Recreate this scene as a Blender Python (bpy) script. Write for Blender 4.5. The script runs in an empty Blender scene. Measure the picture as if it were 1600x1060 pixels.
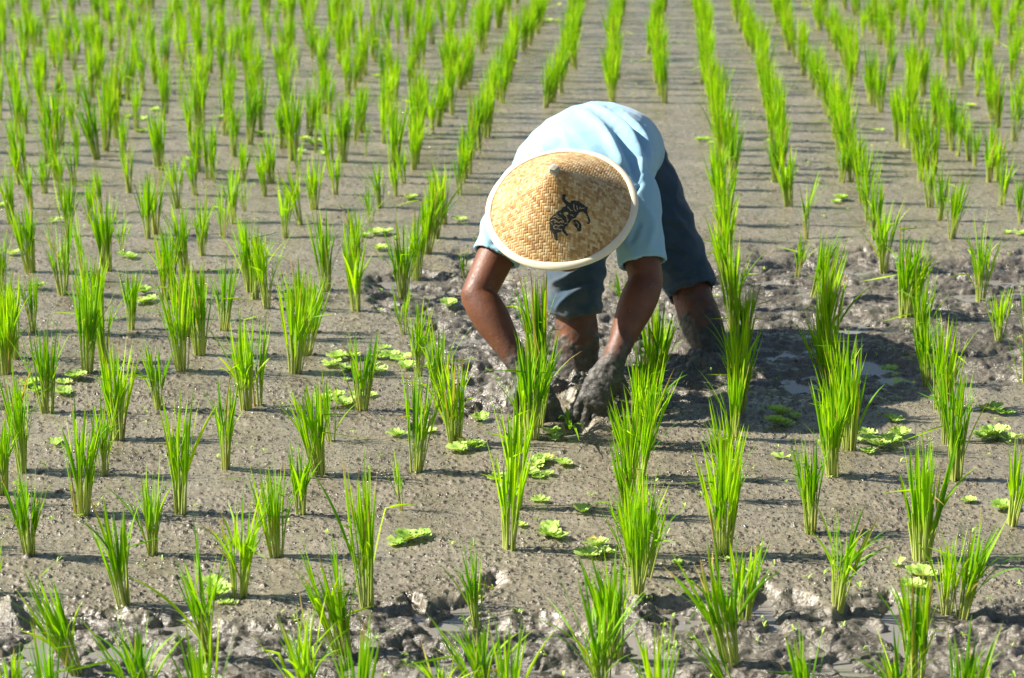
import bpy, bmesh, math, random
import numpy as np
from mathutils import Vector, Matrix
R = math.radians
rng = np.random.default_rng(7)
random.seed(11)
scn = bpy.context.scene
COL = scn.collection

# ------------------------------------------------------------------ camera plan
FPX, CX, CY = 3590.0, 800.0, 530.0          # focal length in photo pixels
TH = math.atan(893 / FPX)                   # camera looks down by this angle
CH = 1.49                                   # camera height (m)
ct, st = math.cos(TH), math.sin(TH)
def ground(px, py, h=0.0):
    u, v = (px - CX) / FPX, (CY - py) / FPX
    t = (h - CH) / (v * ct - st)
    return Vector((u * t, t * (ct + v * st), h))
def at(px, py, Y):
    u, v = (px - CX) / FPX, (CY - py) / FPX
    t = Y / (ct + v * st)
    return Vector((u * t, Y, CH + t * (v * ct - st)))
def plan(x, y):
    z = y * ct + CH * st
    return CX + FPX * x / z, CY - FPX * (y * st - CH * ct) / z
def pxm(py):                                # photo pixels per metre at a ground point
    return FPX * (py + 363) / (CH * FPX / ct)

# ------------------------------------------------------------------ noise
_perm = rng.permutation(4096)
_ang = rng.random(4096) * 2 * np.pi
_gx, _gy = np.cos(_ang), np.sin(_ang)
_rnd = rng.random(4096)
def _h(ix, iy): return _perm[(_perm[ix & 4095] + iy) & 4095]
def perlin(x, y):
    ix, iy = np.floor(x).astype(np.int64), np.floor(y).astype(np.int64)
    fx, fy = x - ix, y - iy
    u, v = fx**3 * (fx * (fx * 6 - 15) + 10), fy**3 * (fy * (fy * 6 - 15) + 10)
    def g(a, b):
        k = _h(ix + a, iy + b)
        return _gx[k] * (fx - a) + _gy[k] * (fy - b)
    a = g(0, 0) * (1 - u) + g(1, 0) * u
    b = g(0, 1) * (1 - u) + g(1, 1) * u
    return (a * (1 - v) + b * v) * 1.5
def fbm(x, y, o=4, gain=.5):
    s, a = 0, 1.0
    for i in range(o):
        s = s + a * perlin(x + 17.3 * i, y - 9.1 * i); x, y, a = x * 2.03, y * 2.03, a * gain
    return s
def ridged(x, y, o=4):
    s, a = 0, 1.0
    for i in range(o):
        s = s + a * (1 - 2 * np.abs(perlin(x + 31.7 * i, y + 5.3 * i))); x, y, a = x * 2.1, y * 2.1, a * .5
    return s
def domes(x, y, cell, rmin, rmax, dens, seed):
    """small round pellets of mud scattered one per cell"""
    out = np.zeros_like(x)
    ix, iy = np.floor(x / cell).astype(np.int64), np.floor(y / cell).astype(np.int64)
    for a in (-1, 0, 1):
        for b in (-1, 0, 1):
            k = _h(ix + a + seed, iy + b + seed * 3)
            cx = (ix + a + .5 + (_rnd[k] - .5) * .8) * cell
            cy = (iy + b + .5 + (_rnd[(k * 7 + 3) & 4095] - .5) * .8) * cell
            r = rmin + (rmax - rmin) * _rnd[(k * 13 + 5) & 4095]**2
            on = _rnd[(k * 29 + 11) & 4095] < dens
            q = 1 - ((x - cx)**2 + (y - cy)**2) / r**2
            out = np.maximum(out, np.where(on & (q > 0), np.sqrt(np.maximum(q, 0)) * r * .8, 0))
    return out
def sstep(a, b, x):
    t = np.clip((x - a) / (b - a), 0, 1); return t * t * (3 - 2 * t)

# places where the mud is trodden, planned on the photograph's ground
EDGE_X = [-400, 0, 90, 180, 300, 400, 520, 600, 700, 760, 830, 920, 990, 1060, 1130, 1180, 1240, 1300, 1345, 1390, 1440, 1520, 1600, 2000]
EDGE_Y = [950, 938, 962, 952, 962, 968, 972, 945, 925, 948, 972, 968, 940, 938, 960, 912, 908, 962, 925, 915, 970, 945, 925, 930]
ELL = [(755, 530, 100, 118), (990, 540, 250, 102), (1330, 505, 330, 128), (1560, 500, 260, 110), (650, 455, 90, 40)]
def seg(px, py, a, b):
    ax, ay = a; bx, by = b
    L = (bx - ax)**2 + (by - ay)**2
    t = np.clip(((px - ax) * (bx - ax) + (py - ay) * (by - ay)) / L, 0, 1)
    return np.hypot(px - ax - t * (bx - ax), (py - ay - t * (by - ay)) * 2.0)
# (from, to, radius px, depth m): trodden grooves and foot holes
GROOVES = [((770, 905), (700, 965), 26, .034), ((700, 965), (640, 1000), 34, .03), ((965, 960), (1040, 1045), 30, .034), ((1040, 1045), (1050, 1090), 34, .034),
           ((1190, 925), (1215, 975), 26, .03), ((1318, 1020), (1340, 1040), 26, .036), ((1395, 935), (1400, 985), 24, .036), ((1395, 985), (1425, 1010), 22, .03),
           ((225, 1000), (150, 1010), 30, .026), ((70, 960), (30, 1050), 34, .02), ((640, 930), (665, 965), 16, .03), ((880, 672), (905, 668), 26, .055),
           ((560, 1030), (620, 1050), 40, .02), ((1010, 940), (1060, 945), 18, .02), ((1560, 960), (1600, 965), 22, .035), ((720, 400), (735, 420), 26, .025),
           ((740, 640), (790, 632), 18, .03), ((650, 668), (740, 648), 9, .02), ((1190, 590), (1290, 590), 40, .02), ((1230, 585), (1255, 610), 26, .02),
           ((1350, 560), (1420, 580), 30, .02), ((1030, 480), (1070, 500), 18, .03), ((1500, 430), (1600, 436), 14, .02), ((270, 1010), (300, 1010), 20, .02), ((905, 575), (905, 576), 44, .02)]
MOUNDS = [(905, 612, 42, 30, .05), (1105, 565, 55, 22, .03), (795, 615, 40, 30, .03), (1000, 965, 34, 30, .025), (1310, 985, 60, 22, .015), (1490, 985, 60, 20, .02), (640, 985, 50, 22, .015),
          (560, 1020, 40, 16, .012), (1165, 985, 50, 16, .012), (940, 655, 20, 16, .02), (1585, 985, 40, 18, .02), (15, 955, 20, 12, .03)]
def churn(x, y):
    px, py = plan(x, y)
    n = fbm(x * 9, y * 9, 3)
    e = np.interp(px, EDGE_X, EDGE_Y)
    m = sstep(-8, 14, py - e + n * 16)
    for cx, cy, rx, ry in ELL:
        d = np.hypot((px - cx) / rx, (py - cy) / ry) + n * .16
        m = np.maximum(m, 1 - sstep(.82, 1.02, d))
    return m
def height(x, y, fine=True):
    x = np.asarray(x, float); y = np.asarray(y, float)
    px, py = plan(x, y)
    m = churn(x, y)
    z = .005 * fbm(x * 3, y * 3, 3) + .0018 * fbm(x * 22, y * 22, 3)
    wx, wy = x + .035 * fbm(x * 11, y * 11, 3), y + .03 * fbm(x * 11 + 40, y * 11, 3)
    sx = np.where(px > 1000, .62, .9) * np.ones_like(px)
    bil = 0; fq, am = 1.0, 1.0
    for i in range(4):
        bil = bil + am * np.minimum(1, np.abs(perlin(wx * 8.5 * sx * fq + 7 * i, wy * 15 * fq + 3 * i)) * 2.2); fq *= 2.1; am *= .45
    c = -.032 + .0155 * bil + .010 * fbm(wx * 4, wy * 7, 3)
    z = z * (1 - .6 * m) + m * c
    wpx, wpy = px + 12 * fbm(x * 16, y * 24, 4), py + 5 * fbm(x * 16 + 9, y * 24, 4)
    for a, b, r, dep in GROOVES:
        d = seg(wpx, wpy, a, b)
        dep = dep * .62
        z = z - dep * (1 - sstep(.35, 1.0, d / r)) + .07 * dep * np.exp(-((d / r - 1.25) / .22)**2)
    for cx, cy, rx, ry, hh in MOUNDS:
        d = np.hypot((wpx - cx) / rx, (wpy - cy) / ry)
        z = z + hh * np.exp(-d * d * 1.3) * (1 + .35 * fbm(x * 35, y * 35, 3))
    if fine:
        low = fbm(x * 2.3 + 5, y * 2.3, 3)
        dn = np.clip(.30 + .55 * low, .06, .8)
        g = domes(x, y, .024, .003, .0075, dn * .55, 71)
        nr = y < 7; g[nr] = np.maximum(g[nr], domes(x[nr], y[nr], .0135, .0030, .0060, dn[nr], 3))
        z = z + g * (1.15 - .85 * m)
        z = z + .0011 * fbm(x * 90, y * 90, 3) * (1 - .3 * m)
        return z, sstep(.0008, .0028, g) * (1 - .75 * m), m
    return z
def hz(x, y): return float(height(np.array([x]), np.array([y]), False)[0])

# ------------------------------------------------------------------ materials
def mat(name):
    m = bpy.data.materials.new(name); m.use_nodes = True
    nt = m.node_tree; nt.nodes.clear()
    out = nt.nodes.new('ShaderNodeOutputMaterial')
    return m, nt, out
def N(nt, t, **kw):
    n = nt.nodes.new('ShaderNode' + t)
    for k, v in kw.items():
        if k.startswith('i_'): n.inputs[int(k[2:])].default_value = v
        else: setattr(n, k, v)
    return n
def setin(n, **kw):
    for k, v in kw.items(): n.inputs[k.replace('_', ' ')].default_value = v
    return n
def ramp(nt, fac, stops, interp='LINEAR'):
    r = N(nt, 'ValToRGB'); e = r.color_ramp.elements; r.color_ramp.interpolation = interp
    while len(e) > 1: e.remove(e[-1])
    e[0].position = stops[0][0]; e[0].color = (*stops[0][1], 1)
    for p, c in stops[1:]:
        q = e.new(p); q.color = (*c, 1)
    nt.links.new(fac, r.inputs[0]); return r.outputs[0]
def math_(nt, op, a, b=None, c=None):
    n = N(nt, 'Math', operation=op)
    for i, v in enumerate((a, b, c)):
        if v is None: continue
        if isinstance(v, (int, float)): n.inputs[i].default_value = v
        else: nt.links.new(v, n.inputs[i])
    return n.outputs[0]
def mix(nt, f, a, b, bt='MIX'):
    n = N(nt, 'Mix', data_type='RGBA', blend_type=bt)
    for i, v in ((0, f), (6, a), (7, b)):
        if isinstance(v, (int, float)): n.inputs[i].default_value = v
        elif isinstance(v, tuple): n.inputs[i].default_value = (*v, 1)
        else: nt.links.new(v, n.inputs[i])
    return n.outputs[2]
def noise(nt, vec, scale, detail=4, rough=.55):
    n = N(nt, 'TexNoise'); setin(n, Scale=scale, Detail=detail, Roughness=rough)
    if vec is not None: nt.links.new(vec, n.inputs['Vector'])
    return n.outputs[0]
def bump(nt, h, strength, dist, prev=None):
    b = N(nt, 'Bump'); setin(b, Strength=strength, Distance=dist)
    nt.links.new(h, b.inputs['Height'])
    if prev is not None: nt.links.new(prev, b.inputs['Normal'])
    return b.outputs[0]

def make_mud():
    m, nt, out = mat('mud')
    p = N(nt, 'BsdfPrincipled'); nt.links.new(p.outputs[0], out.inputs[0])
    geo = N(nt, 'NewGeometry'); pos = geo.outputs['Position']
    ch = N(nt, 'Attribute', attribute_name='churn').outputs['Fac']
    n1 = noise(nt, pos, 2.2, 6, .6); n2 = noise(nt, pos, 60, 6, .65); n3 = noise(nt, pos, 400, 3, .6)
    soil = ramp(nt, n1, [(.3, (.130, .110, .070)), (.44, (.202, .173, .119)), (.6, (.226, .196, .142)), (.75, (.165, .142, .098))])
    wet = ramp(nt, n1, [(.3, (.082, .070, .052)), (.55, (.150, .130, .100)), (.75, (.20, .178, .142))])
    c = mix(nt, ch, soil, wet)
    c = mix(nt, .75, c, ramp(nt, n2, [(.28, (.42, .39, .35)), (.5, (1, 1, 1)), (.72, (1.35, 1.34, 1.30))]), 'MULTIPLY')
    gr = N(nt, 'Attribute', attribute_name='grain').outputs['Fac']
    dens = math_(nt, 'ADD', math_(nt, 'MULTIPLY', noise(nt, pos, 5, 4), 1.9), -.38)
    dens = math_(nt, 'SUBTRACT', dens, math_(nt, 'MULTIPLY', ch, .42))
    flat = N(nt, 'VectorMath', operation='MULTIPLY'); nt.links.new(pos, flat.inputs[0]); flat.inputs[1].default_value = (1, 1, 0)
    pel = None
    for sc_, r0 in ((105, .36), (62, .30), (180, .42)):
        vo = N(nt, 'TexVoronoi', feature='F1'); setin(vo, Scale=sc_, Randomness=1.0); nt.links.new(flat.outputs[0], vo.inputs['Vector'])
        sc3 = N(nt, 'SeparateColor'); nt.links.new(vo.outputs['Color'], sc3.inputs[0])
        on = math_(nt, 'LESS_THAN', sc3.outputs[0], dens)
        rad = math_(nt, 'ADD', r0 * .55, math_(nt, 'MULTIPLY', sc3.outputs[1], r0 * .6))
        dome = math_(nt, 'MULTIPLY', on, math_(nt, 'MAXIMUM', math_(nt, 'SUBTRACT', 1.0, math_(nt, 'POWER', math_(nt, 'DIVIDE', vo.outputs['Distance'], rad), 2.0)), 0.0))
        dome = math_(nt, 'MULTIPLY', dome, 60.0 / sc_)
        pel = dome if pel is None else math_(nt, 'MAXIMUM', pel, dome)
    gr = math_(nt, 'MAXIMUM', gr, ramp(nt, pel, [(.02, (0,) * 3), (.2, (.8,) * 3)]))
    c = mix(nt, gr, c, (.062, .048, .030))
    nt.links.new(c, p.inputs['Base Color'])
    rw = ramp(nt, noise(nt, pos, 7, 4), [(.36, (.10,) * 3), (.5, (.32,) * 3), (.65, (.5,) * 3)])
    rough = mix(nt, ch, rw, ramp(nt, n2, [(.3, (.08,) * 3), (.7, (.34,) * 3)]))
    nt.links.new(rough, p.inputs['Roughness'])
    setin(p, **{'Specular_IOR_Level': .8})
    b = bump(nt, n3, .35, .0022); b = bump(nt, n2, .6, .006, b); b = bump(nt, pel, 1.0, .0045, b)
    st_ = N(nt, 'VectorMath', operation='MULTIPLY'); nt.links.new(pos, st_.inputs[0]); st_.inputs[1].default_value = (.45, 1.3, 1)
    hb = N(nt, 'Bump'); setin(hb, Distance=.02); nt.links.new(noise(nt, st_.outputs[0], 55, 6, .6), hb.inputs['Height']); nt.links.new(math_(nt, 'MULTIPLY', ch, .55), hb.inputs['Strength']); nt.links.new(b, hb.inputs['Normal']); b = hb.outputs[0]
    nt.links.new(b, p.inputs['Normal'])
    return m
def make_water():
    m, nt, out = mat('muddy_water')
    p = N(nt, 'BsdfPrincipled'); nt.links.new(p.outputs[0], out.inputs[0])
    geo = N(nt, 'NewGeometry')
    setin(p, Base_Color=(.20, .185, .16, 1), Roughness=.09, IOR=1.333)
    nt.links.new(bump(nt, noise(nt, geo.outputs['Position'], 28, 3), .12, .004), p.inputs['Normal'])
    return m
def make_leaf(name, dark, mid, light, base, trans=.40, rough=.5):
    m, nt, out = mat(name)
    a = N(nt, 'Attribute', attribute_name='tint')
    sep = N(nt, 'SeparateColor'); nt.links.new(a.outputs['Color'], sep.inputs[0])
    rnd = N(nt, 'ObjectInfo').outputs['Random']
    v = math_(nt, 'ADD', math_(nt, 'MULTIPLY', sep.outputs[0], .7), math_(nt, 'MULTIPLY', rnd, .3))
    c = ramp(nt, v, [(.05, dark), (.5, mid), (.95, light)])
    hf = ramp(nt, sep.outputs[1], [(.0, (1, 1, 1)), (.42, (0, 0, 0))])
    c = mix(nt, hf, c, base)
    c = mix(nt, ramp(nt, sep.outputs[2], [(.955, (0,) * 3), (.985, (1,) * 3)]), c, (.45, .34, .08))
    p = N(nt, 'BsdfPrincipled'); nt.links.new(c, p.inputs['Base Color']); setin(p, Roughness=rough, Specular_IOR_Level=.22)
    t = N(nt, 'BsdfTranslucent'); nt.links.new(mix(nt, 1.0, c, (1.15, 1.2, .6), 'MULTIPLY'), t.inputs[0])
    ms = N(nt, 'MixShader'); ms.inputs[0].default_value = trans
    nt.links.new(p.outputs[0], ms.inputs[1]); nt.links.new(t.outputs[0], ms.inputs[2]); nt.links.new(ms.outputs[0], out.inputs[0])
    return m
def make_cloth(name, col, var, rough=.85, weave=900, mud_sun_attr=False):
    m, nt, out = mat(name)
    p = N(nt, 'BsdfPrincipled'); nt.links.new(p.outputs[0], out.inputs[0])
    geo = N(nt, 'NewGeometry'); pos = geo.outputs['Position']
    n1 = noise(nt, pos, 14, 5, .6)
    c = mix(nt, n1, col, var)
    c = mix(nt, ramp(nt, noise(nt, pos, 8, 5, .65), [(.56, (0,) * 3), (.72, (.28,) * 3)]), c, tuple(x * .62 for x in col))
    if mud_sun_attr:
        a = N(nt, 'Attribute', attribute_name='mud').outputs['Fac']
        c = mix(nt, a, c, (.16, .145, .12))  # dry mud tone, also painting the sunlit leg of the shorts lighter
    nt.links.new(c, p.inputs['Base Color'])
    setin(p, Roughness=rough, Specular_IOR_Level=.2, Sheen_Weight=.15)
    b = bump(nt, noise(nt, pos, weave, 2), .25, .0008); b = bump(nt, noise(nt, pos, 28, 4, .5), .35, .006, b)
    nt.links.new(b, p.inputs['Normal'])
    return m
def make_skin():
    m, nt, out = mat('skin')
    p = N(nt, 'BsdfPrincipled'); nt.links.new(p.outputs[0], out.inputs[0])
    geo = N(nt, 'NewGeometry'); pos = geo.outputs['Position']
    a = N(nt, 'Attribute', attribute_name='mud').outputs['Fac']
    n1 = noise(nt, pos, 25, 5, .6); n2 = noise(nt, pos, 160, 4, .6)
    sk = ramp(nt, n1, [(.3, (.105, .034, .014)), (.7, (.19, .064, .027))])
    mud = ramp(nt, noise(nt, pos, 45, 5, .65), [(.3, (.035, .030, .025)), (.55, (.075, .066, .056)), (.75, (.16, .145, .12))])
    # splashes of dried mud on the skin
    sp = ramp(nt, noise(nt, pos, 120, 2, .5), [(.70, (0,) * 3), (.74, (.8,) * 3)])
    sp2 = math_(nt, 'MULTIPLY', sp, N(nt, 'Attribute', attribute_name='splash').outputs['Fac'])
    f = math_(nt, 'MAXIMUM', a, sp2)
    c = mix(nt, f, sk, mud)
    c = mix(nt, sp2, c, (.20, .17, .14))
    nt.links.new(c, p.inputs['Base Color'])
    nt.links.new(mix(nt, a, ramp(nt, n2, [(.3, (.46,) * 3), (.7, (.62,) * 3)]), ramp(nt, n2, [(.3, (.35,) * 3), (.7, (.75,) * 3)])), p.inputs['Roughness'])
    b = bump(nt, n2, .4, .002)
    hb = N(nt, 'Bump'); setin(hb, Distance=.006); nt.links.new(noise(nt, pos, 55, 6, .65), hb.inputs['Height']); nt.links.new(math_(nt, 'MULTIPLY', a, .7), hb.inputs['Strength'])
    nt.links.new(b, hb.inputs['Normal']); nt.links.new(hb.outputs[0], p.inputs['Normal'])
    return m
def make_plain(name, col, rough=.6, var=.15, scale=40):
    m, nt, out = mat(name)
    p = N(nt, 'BsdfPrincipled'); nt.links.new(p.outputs[0], out.inputs[0])
    tc = N(nt, 'TexCoord').outputs['Object']
    c = mix(nt, noise(nt, tc, scale, 4), tuple(x * (1 - var) for x in col), tuple(min(1, x * (1 + var)) for x in col))
    nt.links.new(c, p.inputs['Base Color']); setin(p, Roughness=rough, Specular_IOR_Level=.35)
    return m
def make_weave():
    """twill-woven bamboo strips, in the hat's own coordinates"""
    m, nt, out = mat('woven_bamboo')
    p = N(nt, 'BsdfPrincipled'); nt.links.new(p.outputs[0], out.inputs[0])
    tc = N(nt, 'TexCoord').outputs['Object']
    warp = N(nt, 'TexNoise'); setin(warp, Scale=14, Detail=2)
    nt.links.new(tc, warp.inputs['Vector'])
    va = N(nt, 'VectorMath', operation='MULTIPLY_ADD'); nt.links.new(warp.outputs['Color'], va.inputs[0]); va.inputs[1].default_value = (.006,) * 3; nt.links.new(tc, va.inputs[2])
    s = N(nt, 'SeparateXYZ'); nt.links.new(va.outputs[0], s.inputs[0])
    S = .0053
    X = math_(nt, 'DIVIDE', s.outputs[0], S); Y = math_(nt, 'DIVIDE', s.outputs[1], S)
    ix, iy = math_(nt, 'FLOOR', X), math_(nt, 'FLOOR', Y)
    fx, fy = math_(nt, 'FRACT', X), math_(nt, 'FRACT', Y)
    # horizontal strip on top where (ix + iy) mod 4 < 2
    md = math_(nt, 'FLOORED_MODULO', math_(nt, 'ADD', ix, iy), 4.0)
    hor = math_(nt, 'LESS_THAN', md, 1.99)
    def pick(a, b):
        n = N(nt, 'Mix', data_type='FLOAT'); nt.links.new(hor, n.inputs[0]); nt.links.new(a, n.inputs[2]); nt.links.new(b, n.inputs[3]); return n.outputs[0]
    across = pick(fx, fy); idx = pick(math_(nt, 'ADD', ix, 311.0), iy)
    # along a float of two cells: 0..2
    ahx = math_(nt, 'ADD', fx, md)                    # horizontal: md 0,1 -> 0..2
    av = math_(nt, 'ADD', fy, math_(nt, 'SUBTRACT', md, 2.0))
    along = pick(av, ahx)
    q = math_(nt, 'SUBTRACT', math_(nt, 'MULTIPLY', across, 2.0), 1.0)
    prof = math_(nt, 'SUBTRACT', 1.0, math_(nt, 'POWER', math_(nt, 'ABSOLUTE', q), 4.0))
    ql = math_(nt, 'SUBTRACT', along, 1.0)
    prof2 = math_(nt, 'SUBTRACT', 1.0, math_(nt, 'POWER', math_(nt, 'ABSOLUTE', ql), 3.0))
    hgt = math_(nt, 'MULTIPLY', prof, math_(nt, 'ADD', .35, math_(nt, 'MULTIPLY', prof2, .65)))
    cell = N(nt, 'CombineXYZ'); nt.links.new(idx, cell.inputs[0])
    # one number per float: strip id and the position of its crossing
    nt.links.new(math_(nt, 'FLOOR', math_(nt, 'DIVIDE', pick(iy, ix), 4.0)), cell.inputs[1])
    wn = N(nt, 'TexWhiteNoise', noise_dimensions='2D'); nt.links.new(cell.outputs[0], wn.inputs['Vector'])
    tone = math_(nt, 'ADD', math_(nt, 'MULTIPLY', wn.outputs['Value'], .6), math_(nt, 'MULTIPLY', noise(nt, tc, 9, 4), .5))
    c = ramp(nt, tone, [(.18, (.28, .13, .035)), (.38, (.44, .245, .08)), (.6, (.56, .36, .145)), (.85, (.70, .51, .27))])
    c = mix(nt, ramp(nt, hgt, [(.0, (.75,) * 3), (.22, (0,) * 3)]), c, (.17, .085, .03))
    nt.links.new(c, p.inputs['Base Color']); setin(p, Roughness=.48, Specular_IOR_Level=.35)
    nt.links.new(bump(nt, hgt, .75, .0016), p.inputs['Normal'])
    return m

MUD, WATER = make_mud(), make_water()
LEAF = make_leaf('rice_leaf', (.07, .24, .002), (.25, .50, .003), (.52, .74, .006), (.50, .58, .04))
STALK = make_leaf('rice_stalk', (.20, .40, .02), (.33, .52, .035), (.48, .60, .07), (.52, .56, .16), trans=.25)
LETTUCE = make_leaf('lettuce_leaf', (.30, .52, .08), (.50, .68, .17), (.66, .74, .28), (.66, .72, .34), trans=.3, rough=.5)
SHIRT = make_cloth('shirt_cotton', (.28, .50, .63), (.34, .56, .68))
SHORTS = make_cloth('shorts_denim', (.024, .048, .076), (.052, .085, .118), weave=600, mud_sun_attr=True)
SKIN = make_skin()
HAIR = make_plain('hair', (.012, .010, .009), .5)
WEAVE = make_weave()
RIM = make_plain('rim_bamboo', (.80, .70, .50), .5, .08, 60)
CAP = make_plain('cap_bamboo', (.42, .38, .30), .6, .3, 90)
def make_ink():
    m, nt, out = mat('worn_ink'); p = N(nt, 'BsdfPrincipled'); nt.links.new(p.outputs[0], out.inputs[0])
    f = ramp(nt, noise(nt, N(nt, 'TexCoord').outputs['Object'], 170, 4, .7), [(.60, (0,) * 3), (.66, (1,) * 3)])
    nt.links.new(mix(nt, f, (.010, .016, .014), (.42, .27, .12)), p.inputs['Base Color']); setin(p, Roughness=.6); return m
INK = make_ink()
STRAW = make_plain('bare_straw', (.55, .38, .18), .6, .1, 90)
STITCH = make_plain('stitching', (.16, .13, .09), .7)
BUTTON = make_plain('eyes', (.02, .015, .01), .2)

# ------------------------------------------------------------------ mesh helpers
def link(name, me, m=None, parent=None):
    o = bpy.data.objects.new(name, me); COL.objects.link(o)
    if m is not None and not me.materials: me.materials.append(m)
    if parent: o.parent = parent
    return o
def mesh_np(name, V, F4, smooth=True):
    me = bpy.data.meshes.new(name)
    V = np.asarray(V, np.float32); F = np.asarray(F4, np.int32)
    me.vertices.add(len(V)); me.vertices.foreach_set('co', V.ravel())
    k = F.shape[1]
    me.loops.add(F.size); me.loops.foreach_set('vertex_index', F.ravel())
    me.polygons.add(len(F)); me.polygons.foreach_set('loop_start', np.arange(0, F.size, k, dtype=np.int32))
    me.polygons.foreach_set('loop_total', np.full(len(F), k, np.int32))
    if smooth: me.polygons.foreach_set('use_smooth', np.ones(len(F), bool))
    me.update(calc_edges=True)
    return me
def fattr(me, name, vals):
    a = me.attributes.new(name, 'FLOAT', 'POINT'); a.data.foreach_set('value', np.asarray(vals, np.float32).ravel())
def cattr(me, name, rgb):
    a = me.attributes.new(name, 'FLOAT_COLOR', 'POINT')
    c = np.ones((len(rgb), 4), np.float32); c[:, :3] = rgb; a.data.foreach_set('color', c.ravel())
def empty(name, loc=(0, 0, 0)):
    o = bpy.data.objects.new(name, None); o.location = loc; o.empty_display_size = .05; COL.objects.link(o); return o
def tag(o, label, cat, group=None, kind=None):
    if label: o['label'] = label
    if cat: o['category'] = cat
    if group: o['group'] = group
    if kind: o['kind'] = kind
    return o

# ------------------------------------------------------------------ ground
def build_ground():
    y0, y1, nr, nc = 3.35, 19.0, 1500, 1000
    # rows get wider apart with distance
    a, b = y0**-.5, y1**-.5
    ys = (a + (b - a) * np.linspace(0, 1, nr))**-2
    us = np.linspace(-1, 1, nc)
    Y = np.repeat(ys[:, None], nc, 1); X = us[None, :] * (.285 * ys[:, None] + .12)
    xf, yf = X.ravel(), Y.ravel()
    Z, grain, m = height(xf, yf)
    edge = np.minimum(1, (1 - np.abs(np.tile(us, nr))) * 40)
    V = np.stack([xf, yf, Z * edge], 1)
    i = np.arange((nr - 1) * nc).reshape(nr - 1, nc)[:, :-1].ravel()
    F = np.stack([i, i + 1, i + nc + 1, i + nc], 1)
    me = mesh_np('ground', V, F)
    fattr(me, 'churn', m); fattr(me, 'grain', grain * .62)
    o = link('ground', me, MUD); o['kind'] = 'structure'
    # the rest of the field, out to the horizon
    g = 400.0
    W = [(-g, -g, -.05), (g, -g, -.05), (g, g, -.05), (-g, g, -.05)]
    o = link('field_ground', mesh_np('field_ground', W, [(0, 1, 2, 3)]), MUD); o['kind'] = 'structure'
    w = [(-2.2, 3.4, -.0245), (2.2, 3.4, -.0245), (3.0, 7.5, -.0245), (-3.0, 7.5, -.0245)]
    o = link('water', mesh_np('water', w, [(0, 1, 2, 3)]), WATER); o['kind'] = 'structure'
build_ground()

# ------------------------------------------------------------------ rice clumps
def leaf_strip(V, F, T, path, width, face, rnd, hs, dead, segs):
    """a folded blade along path; face = direction of its flat side"""
    n0 = len(V)
    n = len(path)
    for i, p in enumerate(path):
        t = i / (n - 1)
        tan = (path[min(i + 1, n - 1)] - path[max(i - 1, 0)]).normalized()
        side = tan.cross(face).normalized()
        nrm = side.cross(tan)
        w = width * (min(1, .35 + t * 3.2)) * (1 - max(0, (t - .45) / .55)**1.6) * .5 + .00015
        for s in (-1, 0, 1):
            V.append(p + side * (w * s) + nrm * (abs(s) * w * .45)); T.append((rnd, hs(p.z), dead if t < .8 else dead + (.1 if dead > .72 else 0)))
    for i in range(n - 1):
        a = n0 + 3 * i
        F.append((a, a + 1, a + 4, a + 3)); F.append((a + 1, a + 2, a + 5, a + 4))
def make_clump(seed, nst, nlf, spread, wild, H=.22, segs=7):
    r = random.Random(seed)
    hs = lambda z: min(1, max(0, z / H))
    VS, FS, TS = [], [], []; VL, FL, TL = [], [], []
    stems = []; sr = .0065 + .00035 * nst; lopx, lopy = r.gauss(0, .05), r.gauss(0, .05)
    for i in range(nst):
        a = r.uniform(0, 6.283); q = math.sqrt(r.random()) * sr
        b = Vector((math.cos(a) * q, math.sin(a) * q, -.015))
        out = Vector((math.cos(a), math.sin(a), 0)) * q / sr
        d = (Vector((0, 0, 1)) + out * r.uniform(.02, .13) + Vector((r.gauss(lopx, .045), r.gauss(lopy, .045), 0))).normalized()
        L = H * r.uniform(.38, .62); rad = r.uniform(.0017, .0030)
        stems.append((b, d, L, out)); rn = r.random(); dead = r.random()
        n0 = len(VS); ks = 5
        for j in range(4):
            t = j / 3; c = b + d * (L * t) + out * (.004 * t * t)
            for k in range(ks):
                an = 6.283 * k / ks
                rr = rad * (1 - .45 * t)
                VS.append(c + Vector((math.cos(an), math.sin(an), 0)) * rr); TS.append((rn, hs(c.z), dead))
        for j in range(3):
            for k in range(ks):
                k2 = (k + 1) % ks
                FS.append((n0 + j * ks + k, n0 + j * ks + k2, n0 + (j + 1) * ks + k2, n0 + (j + 1) * ks + k))
    for i in range(nlf):
        b, d, L, out = stems[i % nst]
        t0 = r.uniform(.45, .98)
        p = b + d * (L * t0)
        az = r.uniform(0, 6.283)
        o = (out * .8 + Vector((math.cos(az), math.sin(az), 0)) * .6)
        o.normalize()
        top = H * r.triangular(.5, 1.25, .98)
        ln = max(.05, top - p.z)
        sp = spread * r.uniform(.1, 1.0)
        droop = 0
        if r.random() < wild:
            sp = spread * r.uniform(1.1, 2.4); droop = r.uniform(.15, .8); ln *= r.uniform(.75, 1.1)
        path = []
        kink = r.randint(3, 5) if r.random() < .07 else 99
        n = segs
        dirv = (d + o * sp * .4).normalized(); q = p.copy()
        for j in range(n + 1):
            path.append(q.copy())
            t = j / n
            dirv = (dirv + o * (sp * .9 / n) + Vector((0, 0, -1)) * (droop * 2.0 * t / n)).normalized()
            if j == kink: dirv = (o * .8 + Vector((0, 0, -.25 + .5 * r.random()))).normalized()
            q = q + dirv * (ln / n)
        side = Vector((-o.y, o.x, 0))
        face = (o + side * r.uniform(-1.2, 1.2)).normalized()
        leaf_strip(VL, FL, TL, path, r.uniform(.0032, .0064), face, r.random(), hs, r.random(), n)
    return (VS, FS, TS), (VL, FL, TL)
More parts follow.
